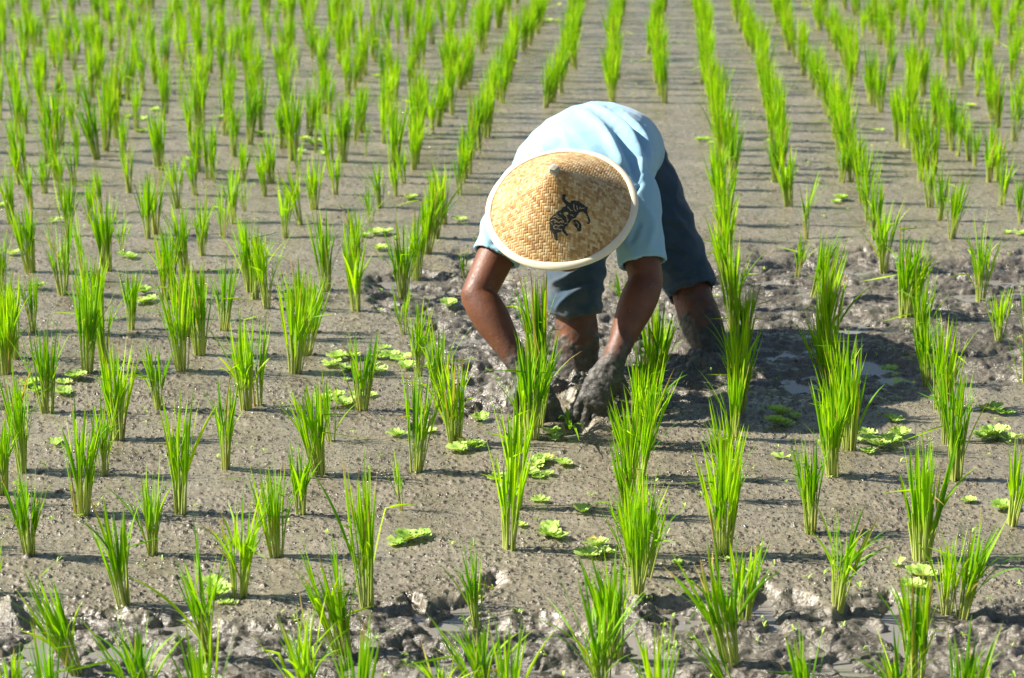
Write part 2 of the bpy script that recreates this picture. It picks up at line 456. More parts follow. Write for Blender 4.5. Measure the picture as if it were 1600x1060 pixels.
def to_mesh(name, parts, mats):
    V, F, T, mi = [], [], [], []
    for k, (v, f, t) in enumerate(parts):
        o = len(V); V += [tuple(p) for p in v]; F += [tuple(i + o for i in q) for q in f]; T += t; mi += [k] * len(f)
    me = mesh_np(name, V, F); cattr(me, 'tint', T)
    for m in mats: me.materials.append(m)
    me.polygons.foreach_set('material_index', np.array(mi, np.int32))
    return me
KINDS = {}
for kind, (n, nst, nlf, sp, wl) in {'F': (8, 22, 46, .21, .16), 'M': (8, 14, 29, .21, .18), 'T': (6, 6, 13, .2, .25), 'W': (6, 17, 36, .38, .32)}.items():
    KINDS[kind] = []
    for i in range(n):
        s, l = make_clump(hash((kind == 'F', kind == 'M', kind == 'T', i)) % 9999 + i * 7 + len(kind), nst, nlf, sp, wl)
        KINDS[kind].append((s, l, to_mesh('stalks', [s], [STALK]), to_mesh('leaves', [l], [LEAF]), to_mesh('rice_clump', [s, l], [STALK, LEAF])))

# x, y of the foot; x, y of the tip; kind (F full, M medium, T thin, W wide-spread)
CL = """45 866 42 742 F|118 1032 62 872 W|195 947 190 795 M|325 1014 288 838 W|238 864 232 735 M|375 934 378 785 W|225 1092 215 935 W|22 1092 15 1000 M|-10 930 2 835 M
128 805 125 655 F|282 803 285 638 M|432 867 430 728 F|572 944 572 740 F|537 1010 502 845 F|485 1088 450 920 W|745 978 738 858 M|760 1082 745 935 W|700 1098 686 1010 W|795 860 797 695 M
470 803 470 700 M|628 800 627 722 T|997 935 1002 780 M|962 1012 950 855 F|942 1072 925 905 W|1128 867 1128 700 F|1163 950 1164 830 M|1142 1022 1098 838 W|1150 1085 1085 960 T
1267 834 1265 695 F|1308 945 1316 795 W|1442 880 1440 705 F|1480 950 1484 825 M|1505 955 1523 800 W|1434 1062 1436 885 F|1412 1092 1375 960 W|1581 820 1592 690 M|1540 1100 1535 1040 T
25 561 22 440 M|8 585 10 455 F|73 645 67 518 F|136 582 135 440 F|163 568 158 450 M|186 686 184 545 F|250 640 250 538 M|284 582 278 440 F|312 557 310 435 F|386 640 384 500 W
35 736 25 590 F|162 742 160 625 M|3 772 5 655 F|353 735 356 605 M|403 635 400 510 T|461 582 464 450 F|478 554 480 440 M|565 642 562 530 M|653 587 650 488 M|688 643 690 515 M|711 692 712 565 F
498 742 486 605 F|517 688 514 595 T|650 738 646 590 F|806 795 804 630 M|832 686 836 535 F|846 610 842 440 F|1025 592 1028 480 F|1010 641 1010 530 F|1003 693 1000 575 F|990 745 986 625 F
984 808 982 685 F|1004 868 1004 740 F|1155 642 1150 510 F|1147 690 1140 575 M|1140 748 1130 640 F|1297 597 1292 465 F|1327 702 1326 555 F|1300 742 1292 600 F|1450 600 1446 480 F|1470 640 1472 510 F
1495 750 1490 590 F|1602 588 1604 500 M|18 350 12 268 M|50 326 47 262 M|94 302 90 238 M|47 425 44 322 F|4 452 8 365 M|105 368 101 282 M|140 349 137 282 M|158 332 156 262 M|98 462 94 355 M
130 440 127 345 T|168 423 164 312 F|190 392 188 335 T|202 303 200 232 M|230 373 225 282 M|243 366 246 275 M|277 327 272 250 M|305 306 303 240 M|335 286 335 228 T|288 422 281 325 F|315 400 313 312 M
349 372 348 300 T|362 348 361 262 M|382 330 384 280 T|390 455 384 340 F|397 468 402 370 M|272 456 268 365 M|258 468 254 375 M|204 515 202 425 M|52 517 46 430 M|350 518 356 412 M|6 520 10 430 F
140 522 135 405 F|156 500 150 412 M|298 528 290 415 F|318 500 308 415 M|414 306 410 238 M|425 286 425 220 M|445 371 443 292 M|469 351 460 268 M|491 326 488 252 F|524 305 523 243 M|510 456 506 345 F
417 482 416 362 M|402 445 402 370 T|556 487 553 382 M|560 398 556 322 M|548 440 547 345 M|579 347 577 290 T|594 325 592 260 M|619 305 617 255 M|631 286 630 230 M|630 458 626 345 F|651 426 650 328 F
665 397 666 305 F|680 374 679 280 F|694 350 690 262 F|718 304 716 240 M|725 286 726 225 M|631 522 628 450 T|655 540 650 475 T|490 520 486 425 M|468 530 468 425 F|724 430 722 388 T|769 465 770 425 T
975 472 964 415 T|1125 324 1118 240 F|1128 350 1130 262 F|1132 378 1132 292 F|1137 408 1136 310 M|1137 437 1132 330 M|1144 474 1152 370 M|1146 505 1142 405 F|1162 540 1160 435 F|1152 590 1150 478 M
1232 324 1226 240 F|1256 352 1268 280 T|1259 372 1258 300 T|1246 421 1252 360 T|1350 317 1350 228 F|1379 415 1372 300 W|1368 378 1366 290 M|1358 345 1356 262 M|1415 487 1414 360 F|1428 482 1432 385 M
1270 456 1300 350 M|1285 500 1296 385 F|1290 545 1290 430 F|1438 545 1440 430 F|1452 324 1448 242 M|1470 346 1472 268 M|1486 372 1489 285 M|1438 284 1437 218 M|1565 322 1568 248 M|1545 284 1546 222 M
1595 346 1598 278 M|1533 459 1538 342 W|1562 527 1560 450 M|1606 532 1604 440 T|1331 284 1330 222 M|1315 285 1318 222 M|1210 285 1212 215 F|1120 296 1120 222 F|70 303 70 240 M|30 288 30 222 M|115 290 114 225 M|822 681 812 565 M|842 668 850 535 M|1012 702 1018 580 M|999 758 1006 640 M|986 885 975 762 M|1012 905 1020 790 M|1148 662 1152 545 M|1132 785 1142 680 M|1312 652 1314 530 F|1308 690 1302 575 M|1480 692 1478 570 M|1018 615 1024 500 M|1000 662 992 550 M"""
clumps = []
for part in CL.replace('\n', '|').split('|'):
    a = part.split(); clumps.append([float(v) for v in a[:4]] + [a[4]])
# the far rows go on in the same planting grid
k = 0
while True:
    t = 15.83e-4 + .456e-4 * k; k += 1
    yb = 1 / t - 363
    if yb < -95: break
    for j in range(-24, 22):
        c = .158 * j + (.012 * math.sin(k * .33 + j * 1.7)) + (random.gauss(0, .020) if j < -3 or j > 3 else random.gauss(0, .008))
        yy = yb + random.gauss(0, .2) * .456e-4 * (yb + 363)**2
        if j < -3: yy += (j % 3) * .25 * .456e-4 * (yb + 363)**2
        x = 1030 + c * (yy + 363)
        if x < -750 or x > 2350: continue
        if 770 < x < 1060 and yy > 172: continue
        if random.random() < (.02 if -3 <= j <= 4 else .08): continue
        hpx = (.226 + .028 * random.gauss(0, 1)) * pxm(yy) * .97
        clumps.append([x, yy, x + random.gauss(0, .05) * hpx, yy - hpx, random.choice('FFMMMMT' if j < -3 or j > 5 else 'FFFMM')])
        if -4 <= j <= 5 and random.random() < .5:           # rows close to the farmer's are planted tighter
            y2 = yy + .228e-4 * (yy + 363)**2; h2 = hpx * random.uniform(.8, 1.0)
            if not (770 < x < 1060 and y2 > 172): clumps.append([1030 + c * (y2 + 363) + random.gauss(0, 3), y2, 1030 + c * (y2 + 363), y2 - h2, random.choice('FMM')])
        if (j < -4 or j > 5) and random.random() < .5:      # stray seedlings between the rows
            x2 = x + (.079 + random.gauss(0, .015)) * (yy + 363); h2 = hpx * random.uniform(.7, .95)
            if -750 < x2 < 2350: clumps.append([x2, yy + 4, x2 + random.gauss(0, .06) * h2, yy + 4 - h2, random.choice('MMT')])
for yb in (1130, 1230):           # rows just in front of the frame
    for j in range(-6, 6): clumps.append([1030 + .158 * j * (yb + 363), yb + 12, 1030 + .158 * j * (yb + 363), yb - 160, 'M'])
# left of the frame, so their shadows fall into it
for k in range(0, 26):
    t = 7.3e-4 + .456e-4 * k; yb = 1 / t - 363
    j = -int((1030 + 60) / (.158 * (yb + 363))) - 1
    x = 1030 + .158 * j * (yb + 363)
    if x < -25: clumps.append([x, yb, x, yb - .2 * pxm(yb), 'F'])

ONES = ['', 'first', 'second', 'third', 'fourth', 'fifth', 'sixth', 'seventh', 'eighth', 'ninth', 'tenth', 'eleventh', 'twelfth', 'thirteenth', 'fourteenth', 'fifteenth', 'sixteenth', 'seventeenth', 'eighteenth', 'nineteenth']
def ordinal(n):
    if n < 20: return ONES[n]
    tens = {2: ('twentieth', 'twenty'), 3: ('thirtieth', 'thirty'), 4: ('fortieth', 'forty'), 5: ('fiftieth', 'fifty')}[n // 10]
    return tens[0] if n % 10 == 0 else tens[1] + '-' + ONES[n % 10]
def lane_of(x, y):
    c = (x - 1030) / (y + 363)
    if c > 0 and y > 700: c *= 1.25
    if y <= 700 and 0 < c < .2: c = max(c, .085)
    return round(c / .158)
def lane_name(j):
    if j == 0: return "row beside the farmer's left hand"
    if j == -1: return "row beside the farmer's right hand"
    if j > 0: return ordinal(j) + ' row right of the farmer'
    return ordinal(-j - 1) + ' row left of the farmer'
clumps.sort(key=lambda c: -c[1])
infr = [c for c in clumps if -30 < c[0] < 1630 and c[3] < 1058 and c[1] > 0]
outfr = [c for c in clumps if not (-30 < c[0] < 1630 and c[3] < 1058 and c[1] > 0)]
single, rest = infr[:298], infr[298:]
_all = single + rest + outfr; _g = [ground(c[0], c[1]) for c in _all]
_z = height(np.array([p.x for p in _g]), np.array([p.y for p in _g]), False); HZ = {(c[0], c[1]): float(z) for c, z in zip(_all, _z)}
cnt = {}
for i, (x, y, tx, ty, kd) in enumerate(single):
    g = ground(x, y); g.z = HZ[(x, y)] - .001
    j = lane_of(x, y); cnt[j] = cnt.get(j, 0) + 1
    hm = (y - ty) / (pxm(y) * .97)
    hm = max(.09, min(.31, hm * 1.05))
    var = random.choice(KINDS[kd]); s, l, ms, ml, mall = var
    if y > 330:
        o = empty('rice_clump'); a = link('stalks', ms, None, o); b = link('leaves', ml, None, o)
    else:
        o = link('rice_clump', mall)
    o.location = g
    sc = hm / .222
    w = {'F': 1.0, 'M': 1.0, 'T': 1.0, 'W': 1.05}[kd] * (sc * .55 + .45) * random.uniform(.85, 1.12) * (1 if y > 283 else .84)
    o.scale = (w, w, sc)
    lean = math.atan2(tx - x, y - ty)
    o.rotation_euler = Matrix.Rotation(lean, 4, 'Y').to_euler()
    o.rotation_euler = (Matrix.Rotation(lean, 4, 'Y') @ Matrix.Rotation(random.uniform(0, 6.28), 4, 'Z')).to_euler()
    adj = {'F': 'dense', 'M': 'upright', 'T': 'thin', 'W': 'splayed'}[kd]
    size = 'tall ' if hm > .225 else ('short ' if hm < .165 else '')
    ln = 'left-leaning ' if lean < -.14 else ('right-leaning ' if lean > .14 else '')
    if ln and adj == 'upright': adj = 'green'
    lab = f"{size}{adj} {ln}rice clump, {ordinal(cnt[j])} from bottom in the {lane_name(j)}"
    while len(lab.split()) > 16: lab = lab.split(' ', 1)[1]
    tag(o, lab, 'rice plant', 'rice clumps planted in rows in the mud')
def joined(name, items):
    V, F, T, M, n = [], [], [], [], 0
    for x, y, tx, ty, kd in items:
        g = ground(x, y); g.z = HZ[(x, y)] - .001
        s, l, _, _, me = random.choice(KINDS[kd])
        v = np.array([tuple(p) for p in s[0]] + [tuple(p) for p in l[0]]); f = np.array(s[1] + [tuple(i + len(s[0]) for i in q) for q in l[1]])
        a = random.uniform(0, 6.28); sc = max(.09, min(.3, (y - ty) / (pxm(y) * .97))) / .222
        rot = np.array(Matrix.Rotation(math.atan2(tx - x, y - ty), 3, 'Y') @ Matrix.Rotation(a, 3, 'Z'))
        v = (v * [.82, .82, sc]) @ rot.T + np.array(g)
        t = np.array(s[2] + l[2]); t[:, 0] = np.clip(t[:, 0] * .8 + random.uniform(-.1, .3), 0, 1)
        V.append(v); F.append(f + n); T.append(t); M.append(np.r_[np.zeros(len(s[1])), np.ones(len(l[1]))]); n += len(v)
    me = mesh_np(name, np.concatenate(V), np.concatenate(F)); cattr(me, 'tint', np.concatenate(T))
    me.materials.append(STALK); me.materials.append(LEAF)
    me.polygons.foreach_set('material_index', np.concatenate(M).astype(np.int32))
    return link(name, me)
tag(joined('rice_plants', rest + outfr), 'far rows of bright green rice clumps running to the upper edge', 'rice', None, 'stuff')

# ------------------------------------------------------------------ water lettuce
def make_lettuce(seed, n, flat):
    r = random.Random(seed); V, F, T = [], [], []
    for i in range(n):
        az = 2.4 * i + r.uniform(-.3, .3); inner = i / n
        L = .034 * (1 - .5 * inner) * r.uniform(.8, 1.15); W = L * r.uniform(.85, 1.1)
        up = flat + .22 + .8 * inner
        o = Vector((math.cos(az), math.sin(az), 0)); s = Vector((-o.y, o.x, 0)); rn = r.random(); ph = r.uniform(0, 6)
        n0 = len(V); A, B = 6, 7
        for a in range(A):
            ta = a / (A - 1)
            for b in range(B):
                tb = b / (B - 1) * 2 - 1
                w = W * (.22 + .78 * math.sin(min(1, ta * 1.15) * 1.57)) * .55
                rad = L * (ta - .16 * ta * abs(tb)**2.2)
                wav = .0026 * math.sin(tb * 9 + ph) * ta + .006 * abs(tb) * ta
                el = up * (1 - .35 * ta)
                p = o * (rad * math.cos(el) + .002) + s * (tb * w) + Vector((0, 0, rad * math.sin(el) + wav + .004))
                V.append(p); T.append((rn * .8 + .1 * abs(tb), .15 + .85 * ta, r.random() * .3 + (.93 if rn > .93 and ta > .7 else 0)))
        for a in range(A - 1):
            for b in range(B - 1):
                q = n0 + a * B + b; F.append((q, q + 1, q + B + 1, q + B))
    return V, F, T
LT = [to_mesh('water_lettuce', [make_lettuce(50 + i, n, f)], [LETTUCE]) for i, (n, f) in enumerate([(9, .25), (7, .15), (11, .35), (8, .3), (5, .1), (3, .08)])]
# x, y, size, variant
LE = """45 606 1.1 0|54 614 .9 1|118 594 1.2 2|100 600 .8 1|101 617 1 3|86 695 1 5|333 917 1 1|342 934 1.15 2|352 944 .6 4|620 852 .8 1|636 848 1.05 0|650 845 .9 3|662 841 .7 1
587 368 1.2 2|603 366 1 0|570 371 .9 1|617 373 .6 4|592 390 1 3|518 572 1 1|528 563 1.15 2|547 562 1.1 0|540 578 .8 1|585 582 1.1 3|590 560 1 1|610 562 1 2|628 566 1.1 0|636 577 1 3|600 545 .7 4|668 568 .9 1
505 625 .9 1|522 622 1 0|537 636 1.1 3|548 628 .9 1|556 620 .9 4|580 618 .8 4|540 594 .5 4|621 681 1 1|668 676 .8 1|750 658 .9 0|718 706 1 3|731 699 1.1 0|747 700 .9 2|776 750 .8 1|862 680 .8 1|866 688 .8 4
824 742 .9 3|836 728 1 1|856 743 .7 4|850 722 .9 0|878 728 .9 1|843 747 .6 4|843 784 .8 4|812 821 .6 1|862 826 .8 3|856 838 1 2|872 842 .8 1|909 803 .8 3|933 854 1 0|920 870 1 1|945 866 .8 4|1060 883 .6 4|1132 878 .5 5
1218 648 1.2 0|1212 663 1.05 2|1228 664 .8 1|1243 652 .8 4|1222 718 .8 5|1393 566 1 4|1398 658 1 4|1355 678 .9 1|1362 692 1.1 0|1375 698 .9 3|1393 692 1.1 2|1404 680 1.1 0|1357 706 .7 3|1343 688 .6 5|1548 686 1.3 2
1536 690 1 0|1558 680 1 3|1580 692 1 1|1552 645 1.1 0|1568 648 .9 1|1535 641 .7 4|1513 787 .7 2|1566 797 1 0|1576 790 .6 5|1430 898 .8 1|1443 905 .9 0|1420 922 1.1 3|1404 884 .7 5|1445 880 .5 5|1315 313 1.2 2
1306 317 .8 1|1486 320 1 4|1595 367 1 1|1572 365 .8 4|225 460 1.1 2|222 474 1 0|236 470 1 1|198 402 1.1 4|206 404 .9 1|60 452 1.2 4|85 347 1 4|5 322 1 1|20 398 1 1|700 474 1 3|718 346 .9 1|640 312 1.1 0|474 221 1.1 0
488 228 1.1 2|496 224 1 1|503 241 1 4|468 239 1 1|441 217 1 3|405 212 1.1 0|335 72 1.2 1|345 74 1 4|192 153 1 0|243 172 1 1|200 186 1 3|222 207 1 0|222 188 1 1|345 187 1.1 2|180 206 .8 4|295 252 1.1 4|20 258 1 4|82 263 1.1 1
1256 9 1.1 4|1268 8 1 1|848 35 1.1 0|858 34 1 1|870 35 1 3|872 10 1 4|1094 222 1 2|1103 219 .8 1|1516 168 1.1 0|1432 176 1 1|1440 190 .8 4|490 46 1.1 1|488 57 1.1 0|552 60 1 4|587 121 1.1 1|1368 205 .8 4|1200 222 .8 4|1378 205 .7 5|1110 225 .7 4"""
lets = []
for part in LE.replace('\n', '|').split('|'):
    a = part.split(); lets.append([float(a[0]), float(a[1]), float(a[2]), int(a[3])])
lets.sort(key=lambda c: -c[1]); lc = {}
for x, y, s, v in lets:
    g = ground(x, y); g.z = max(hz(g.x, g.y), -.0245) - .0005
    o = link('water_lettuce', LT[v]); o.location = g; o.scale = (s * .82,) * 3
    o.rotation_euler = (random.uniform(-.12, .12), random.uniform(-.12, .12), random.uniform(0, 6.28))
    c = (x - 1030) / (y + 363); j = math.floor(c / .158); lc[j] = lc.get(j, 0) + 1
    where = {0: "gap touching the farmer's left hand", -1: "gap between the farmer's two hands", -2: "gap under the farmer's right elbow"}.get(j) or \
        (f'{ordinal(j)} gap right of the farmer' if j > 0 else f'{ordinal(-j - 2)} gap left of the farmer')
    kind = ['ruffled', 'open', 'full', 'cupped', 'flat', 'loose-leaved'][v]
    tag(o, f"{kind} pale water lettuce, {ordinal(lc[j])} from bottom in the {where}", 'water plant', 'water lettuce lying on the mud')

# small seedling weeds
def weeds():
    V, F, T = [], [], []
    r = random.Random(5)
    G = [ground(r.uniform(-20, 1620), r.uniform(0, 1050)) for i in range(420)]
    Z = height(np.array([g.x for g in G]), np.array([g.y for g in G]), False)
    for g, z in zip(G, Z):
        g.z = float(z)
        if not (abs(g.x) < 3.5): continue
        for k in range(r.randint(2, 5)):
            az = r.uniform(0, 6.28); o = Vector((math.cos(az), math.sin(az), 0)); L = r.uniform(.008, .022)
            path = [g + o * (L * t * .8) + Vector((0, 0, .003 + L * (t - .7 * t * t) * r.uniform(.8, 1.6))) for t in (0, .33, .66, 1)]
            leaf_strip(V, F, T, path, r.uniform(.002, .005), Vector((0, .3, 1)).normalized(), r.random(), lambda z: .6, r.random(), 3)
    o = link('weeds', to_mesh('weeds', [(V, F, T)], [LETTUCE]))
    tag(o, 'tiny green weed seedlings sprouting all over the mud', 'weeds', None, 'stuff')
weeds()

# ------------------------------------------------------------------ person
def cat(P, t):
    n = len(P) - 1; f = min(max(t, 0), .99999) * n; i = int(f); f -= i
    p0, p1, p2, p3 = P[max(i - 1, 0)], P[i], P[i + 1], P[min(i + 2, n)]
    return .5 * ((2 * p1) + (-p0 + p2) * f + (2 * p0 - 5 * p1 + 4 * p2 - p3) * f * f + (-p0 + 3 * p1 - 3 * p2 + p3) * f**3)
def loft(bm, pts, radii, ratio=1.0, ref=Vector((1, 0, 0)), n=28, steps=None, cuff=0, cap=(True, True)):
    """tube with elliptical section; radii = lateral, ratio(s) = other/lateral; cuff > 0 hollows the far end"""
    P = [np.array(p) for p in pts]; k = len(P)
    rat = ratio if isinstance(ratio, (list, tuple)) else [ratio] * k
    steps = steps or (k - 1) * 8
    rings = []
    for i in range(steps + 1):
        t = i / steps
        c = Vector(cat(P, t)); r = float(cat([np.array([q]) for q in radii], t)[0]); q = float(cat([np.array([q]) for q in rat], t)[0])
        d = (Vector(cat(P, min(t + .02, 1))) - Vector(cat(P, max(t - .02, 0)))).normalized()
        rings.append((c, r, q, d))
    def frame(d):
        a = (ref - d * ref.dot(d)).normalized(); return a, d.cross(a).normalized()
    seq = []
    if cap[0]:
        c, r, q, d = rings[0]
        for s in (.25, .6, .88): seq.append((c - d * (r * q * .8 * math.sqrt(1 - s * s)), r * s, q, d))
    seq += rings
    c, r, q, d = rings[-1]
    if cuff:
        seq.append((c - d * .001, r - .006, q, d)); seq.append((c - d * cuff, r - .008, q, d))
    elif cap[1]:
        for s in (.88, .6, .25): seq.append((c + d * (r * q * .8 * math.sqrt(1 - s * s)), r * s, q, d))
    VR = []
    for c, r, q, d in seq:
        a, b = frame(d)
        VR.append([bm.verts.new(c + a * (r * math.cos(6.28318 * i / n)) + b * (r * q * math.sin(6.28318 * i / n))) for i in range(n)])
    for A, B in zip(VR, VR[1:]):
        for i in range(n): bm.faces.new((A[i], A[(i + 1) % n], B[(i + 1) % n], B[i]))
    bm.faces.new(VR[0][::-1]); bm.faces.new(VR[-1])
def ell(bm, c, r3, rot=None):
    M = Matrix.Translation(c) @ (rot or Matrix.Identity(4)) @ Matrix.Diagonal((*r3, 1))
    bmesh.ops.create_icosphere(bm, subdivisions=4, radius=1, matrix=M)
def remeshed(name, bm, voxel, smooth=6, fac=.5):
    me = bpy.data.meshes.new(name + '_src'); bmesh.ops.recalc_face_normals(bm, faces=bm.faces); bm.to_mesh(me); bm.free()
    o = bpy.data.objects.new(name + '_src', me); COL.objects.link(o)
    m = o.modifiers.new('r', 'REMESH'); m.mode = 'VOXEL'; m.voxel_size = voxel
    s = o.modifiers.new('s', 'SMOOTH'); s.iterations = smooth; s.factor = fac
    dg = bpy.context.evaluated_depsgraph_get(); ev = o.evaluated_get(dg)
    out = bpy.data.meshes.new_from_object(ev); out.name = name
    bpy.data.objects.remove(o); bpy.data.meshes.remove(me)
    out.polygons.foreach_set('use_smooth', np.ones(len(out.polygons), bool))
    return out
def vco(me):
    a = np.empty(len(me.vertices) * 3, np.float32); me.vertices.foreach_get('co', a); return a.reshape(-1, 3).astype(float)
def vno(me):
    a = np.empty(len(me.vertices) * 3, np.float32); me.vertices.foreach_get('normal', a); return a.reshape(-1, 3).astype(float)
def setco(me, V): me.vertices.foreach_set('co', V.astype(np.float32).ravel()); me.update()

# joints (picture position, distance)
shR, elR, wrR, knR = at(822, 300, 5.47), at(746, 462, 5.33), at(818, 582, 5.24), at(846, 632, 5.20)
shL, elL, wrL, knL = at(985, 305, 5.47), at(1010, 440, 5.36), at(957, 566, 5.24), at(930, 625, 5.20)
hipR, kneeR, footR = at(915, 270, 5.98), at(898, 452, 5.72), at(903, 575, 5.69)
hipL, kneeL, footL = at(990, 265, 6.06), at(1072, 432, 6.00), at(1108, 545, 5.90)
spine = [Vector((.262, 6.12, .43)), Vector((.252, 6.03, .50)), Vector((.232, 5.88, .530)), Vector((.205, 5.72, .540)), Vector((.17, 5.56, .52)), Vector((.15, 5.44, .485))]
AX = (Vector((1, 0, 0)) * (-.232 * .588) + Vector((0, st, ct)) * (.973 * .588) - Vector((0, ct, -st)) * .809).normalized()
HC = at(877, 326, 5.28)                      # centre of the hat's rim
headC = HC - AX * .045

def hand(bm, wr, kn, side, curl):
    """palm, four fingers of different length and a thumb"""
    d = (kn - wr).normalized(); across = Vector((1, 0, 0)); across = (across - d * across.dot(d)).normalized()
    nrm = d.cross(across).normalized()
    loft(bm, [wr - d * .01, wr + d * .02, wr + d * .055, kn + d * .012], [.027, .034, .041, .040], [.8, .66, .52, .46], ref=across, n=20, steps=10)
    for i, (off, L) in enumerate([(-.031, .070), (-.010, .080), (.011, .075), (.031, .058)]):
        off *= side
        b = kn + across * off * .95 + d * .004
        pts = [b]; dd = (d + across * off * 6.5).normalized()
        for j, f in enumerate((.42, .32, .26)):
            dd = (dd + Vector((-.10 * side * curl, .0, -.30 * curl)) + nrm * 0).normalized()
            pts.append(pts[-1] + dd * (L * f))
        loft(bm, pts, [.0098, .0092, .0082, .0062], ref=across, n=10, steps=9)
        for q in pts[1:3]: ell(bm, q, (.0098, .0098, .0098))
    tb = wr + d * .03 - across * (.026 * side)
    t1 = tb + (d * .6 - across * (.75 * side)).normalized() * .038
    t2 = t1 + (d * .95 - across * (.15 * side) + Vector((0, 0, -.2))).normalized() * .030
    t3 = t2 + (d * 1.0 + across * (.2 * side) + Vector((0, 0, -.3))).normalized() * .024
    loft(bm, [tb, t1, t2, t3], [.016, .0125, .0115, .008], ref=across, n=10, steps=9)

def folds(V, no, items):
    """ridges and creases of cloth along given lines, on the side that faces the field's front"""
    px, py = CX + FPX * V[:, 0] / (V[:, 1] * ct + (CH - V[:, 2]) * st), CY - FPX * (V[:, 1] * st + (V[:, 2] - CH) * ct) / (V[:, 1] * ct + (CH - V[:, 2]) * st)
    out = np.zeros(len(V)); face = sstep(-.05, .25, -(no[:, 1] * ct - no[:, 2] * st))
    for P, w, amp in items:
        n = 16; Q = np.array([cat([np.array(p, float) for p in P], i / n) for i in range(n + 1)])
        best = np.full(len(V), 1e9); bt = np.zeros(len(V))
        for i in range(n):
            a, b = Q[i], Q[i + 1]; L = ((b - a)**2).sum() + 1e-9
            t = np.clip(((px - a[0]) * (b[0] - a[0]) + (py - a[1]) * (b[1] - a[1])) / L, 0, 1)
            d = np.hypot(px - a[0] - t * (b[0] - a[0]), py - a[1] - t * (b[1] - a[1]))
            bt = np.where(d < best, (i + t) / n, bt); best = np.minimum(best, d)
        out += amp * np.exp(-(best / w)**2) * np.sin(np.clip(bt, .03, .97) * math.pi)**.6
    return out * face
def build_person():
    root = empty('person', (footR.x, footR.y, 0))
    tag(root, 'farmer in light blue shirt and dark shorts bending down to plant rice in mud', 'person')
    bm = bmesh.new()
    X = Vector((1, 0, 0))
    loft(bm, spine, [.13, .145, .125, .14, .15, .12], [.78, .74, .74, .72, .62, .55], n=36)
    loft(bm, [spine[-1], (spine[-1] + headC) / 2, headC - AX * .04], [.075, .058, .055], n=24)
    # head, looking down: face turned to the ground in front
    fwd = (Vector((0, -.75, -.66)) - AX * Vector((0, -.75, -.66)).dot(AX)).normalized()
    side = AX.cross(fwd).normalized()
    rot = Matrix((side, fwd, AX)).transposed().to_4x4()
    ell(bm, headC, (.074, .094, .098), rot); ell(bm, headC + fwd * .022 - AX * .065, (.052, .068, .060), rot)
    ell(bm, headC + fwd * .096 - AX * .028, (.012, .018, .022), rot)           # nose
    ell(bm, headC + fwd * .086 - AX * .067, (.024, .010, .008), rot)           # mouth
    for s in (-1, 1):
        ell(bm, headC + side * (.078 * s) - AX * .02, (.009, .018, .030), rot)  # ears
        ell(bm, headC + side * (.030 * s) + fwd * .084 + AX * .004, (.019, .010, .008), rot)
    for sh, el, wr, kn, s in ((shR, elR, wrR, knR, -1), (shL, elL, wrL, knL, 1)):
        d1, d2 = el - sh, wr - el
        ref = Vector((1, 0, 0.001)) if abs(d1.normalized().x) < .8 else Vector((0, 0, 1))
        ref = Vector((0, -1, 0))
        loft(bm, [sh, sh + d1 * .35, sh + d1 * .72, el], [.054, .050, .0445, .041], [1.0, 1.02, 1.0, .98], ref=ref)
        loft(bm, [el - d2 * .03, el + d2 * .16, el + d2 * .38, el + d2 * .72, wr], [.040, .0445, .043, .033, .0275], [.98, 1.0, .98, .92, .9], ref=ref)
        ell(bm, el + Vector((s * -.0, .012, -.004)), (.037, .037, .037))
        hand(bm, wr, kn, -s, 1.0)
    for hp, kne, ft, s in ((hipR, kneeR, footR, -1), (hipL, kneeL, footL, 1)):
        dn = (ft - kne)
        a = ft + dn.normalized() * .20
        loft(bm, [hp, hp.lerp(kne, .5), kne, kne + dn * .35, kne + dn * .7, ft, a], [.085, .072, .055, .053, .056, .050, .040], ref=Vector((0, -1, 0)))
        ell(bm, kne + Vector((0, -.02, 0)), (.046, .046, .05))
        loft(bm, [a, a + Vector((0, -.10, -.03)), a + Vector((0, -.19, -.045))], [.038, .045, .035], .6)
    body = remeshed('body', bm, .0034, 4)
    V = vco(body); no = vno(body)
    n = fbm(V[:, 0] * 30 + V[:, 2] * 9, V[:, 1] * 30 + V[:, 2] * 28, 3)
    arm = (V[:, 1] < 5.45) & (V[:, 2] < .45) & ((V[:, 0] < .02) | (V[:, 0] > .10)) & (V[:, 2] < .42)
    mud = np.where(V[:, 1] < 5.45, 1 - sstep(.12, .18, V[:, 2] + n * .030 + np.where(V[:, 0] > .1, -.012, .0)), 0)
    leg = V[:, 1] > 5.55
    mud = np.where(leg, 1 - sstep(.05, .12, V[:, 2] + n * .05), mud)
    sp = np.where(arm, 1 - .35 * sstep(.15, .33, V[:, 2]), 0) * (V[:, 2] < .34)
    sp = np.where(leg, np.clip(1 - (V[:, 2] - .02) / .14, 0, 1) * .9, sp)
    rough = mud * (.0022 * fbm(V[:, 0] * 60 + V[:, 2] * 31, V[:, 1] * 60 + V[:, 2] * 52, 3) + .0015)
    V = V + no * rough[:, None]
    setco(body, V - np.array(root.location))
    fattr(body, 'mud', mud); fattr(body, 'splash', sp)
    link('body', body, SKIN, root)
    # hair
    bm = bmesh.new(); ell(bm, headC + AX * .012 - fwd * .010, (.080, .094, .098), rot)
    hm = bpy.data.meshes.new('hair')
    bmesh.ops.delete(bm, geom=[v for v in bm.verts if (v.co - headC).dot(AX) < -.01 and (v.co - headC).dot(fwd) > -.03 or (v.co - headC).dot(AX) < -.05], context='VERTS')
    bmesh.ops.translate(bm, verts=bm.verts, vec=-root.location)
    bm.to_mesh(hm); bm.free(); hm.polygons.foreach_set('use_smooth', np.ones(len(hm.polygons), bool))
    ho = link('hair', hm, HAIR, root); md = ho.modifiers.new('t', 'SOLIDIFY'); md.thickness = .006
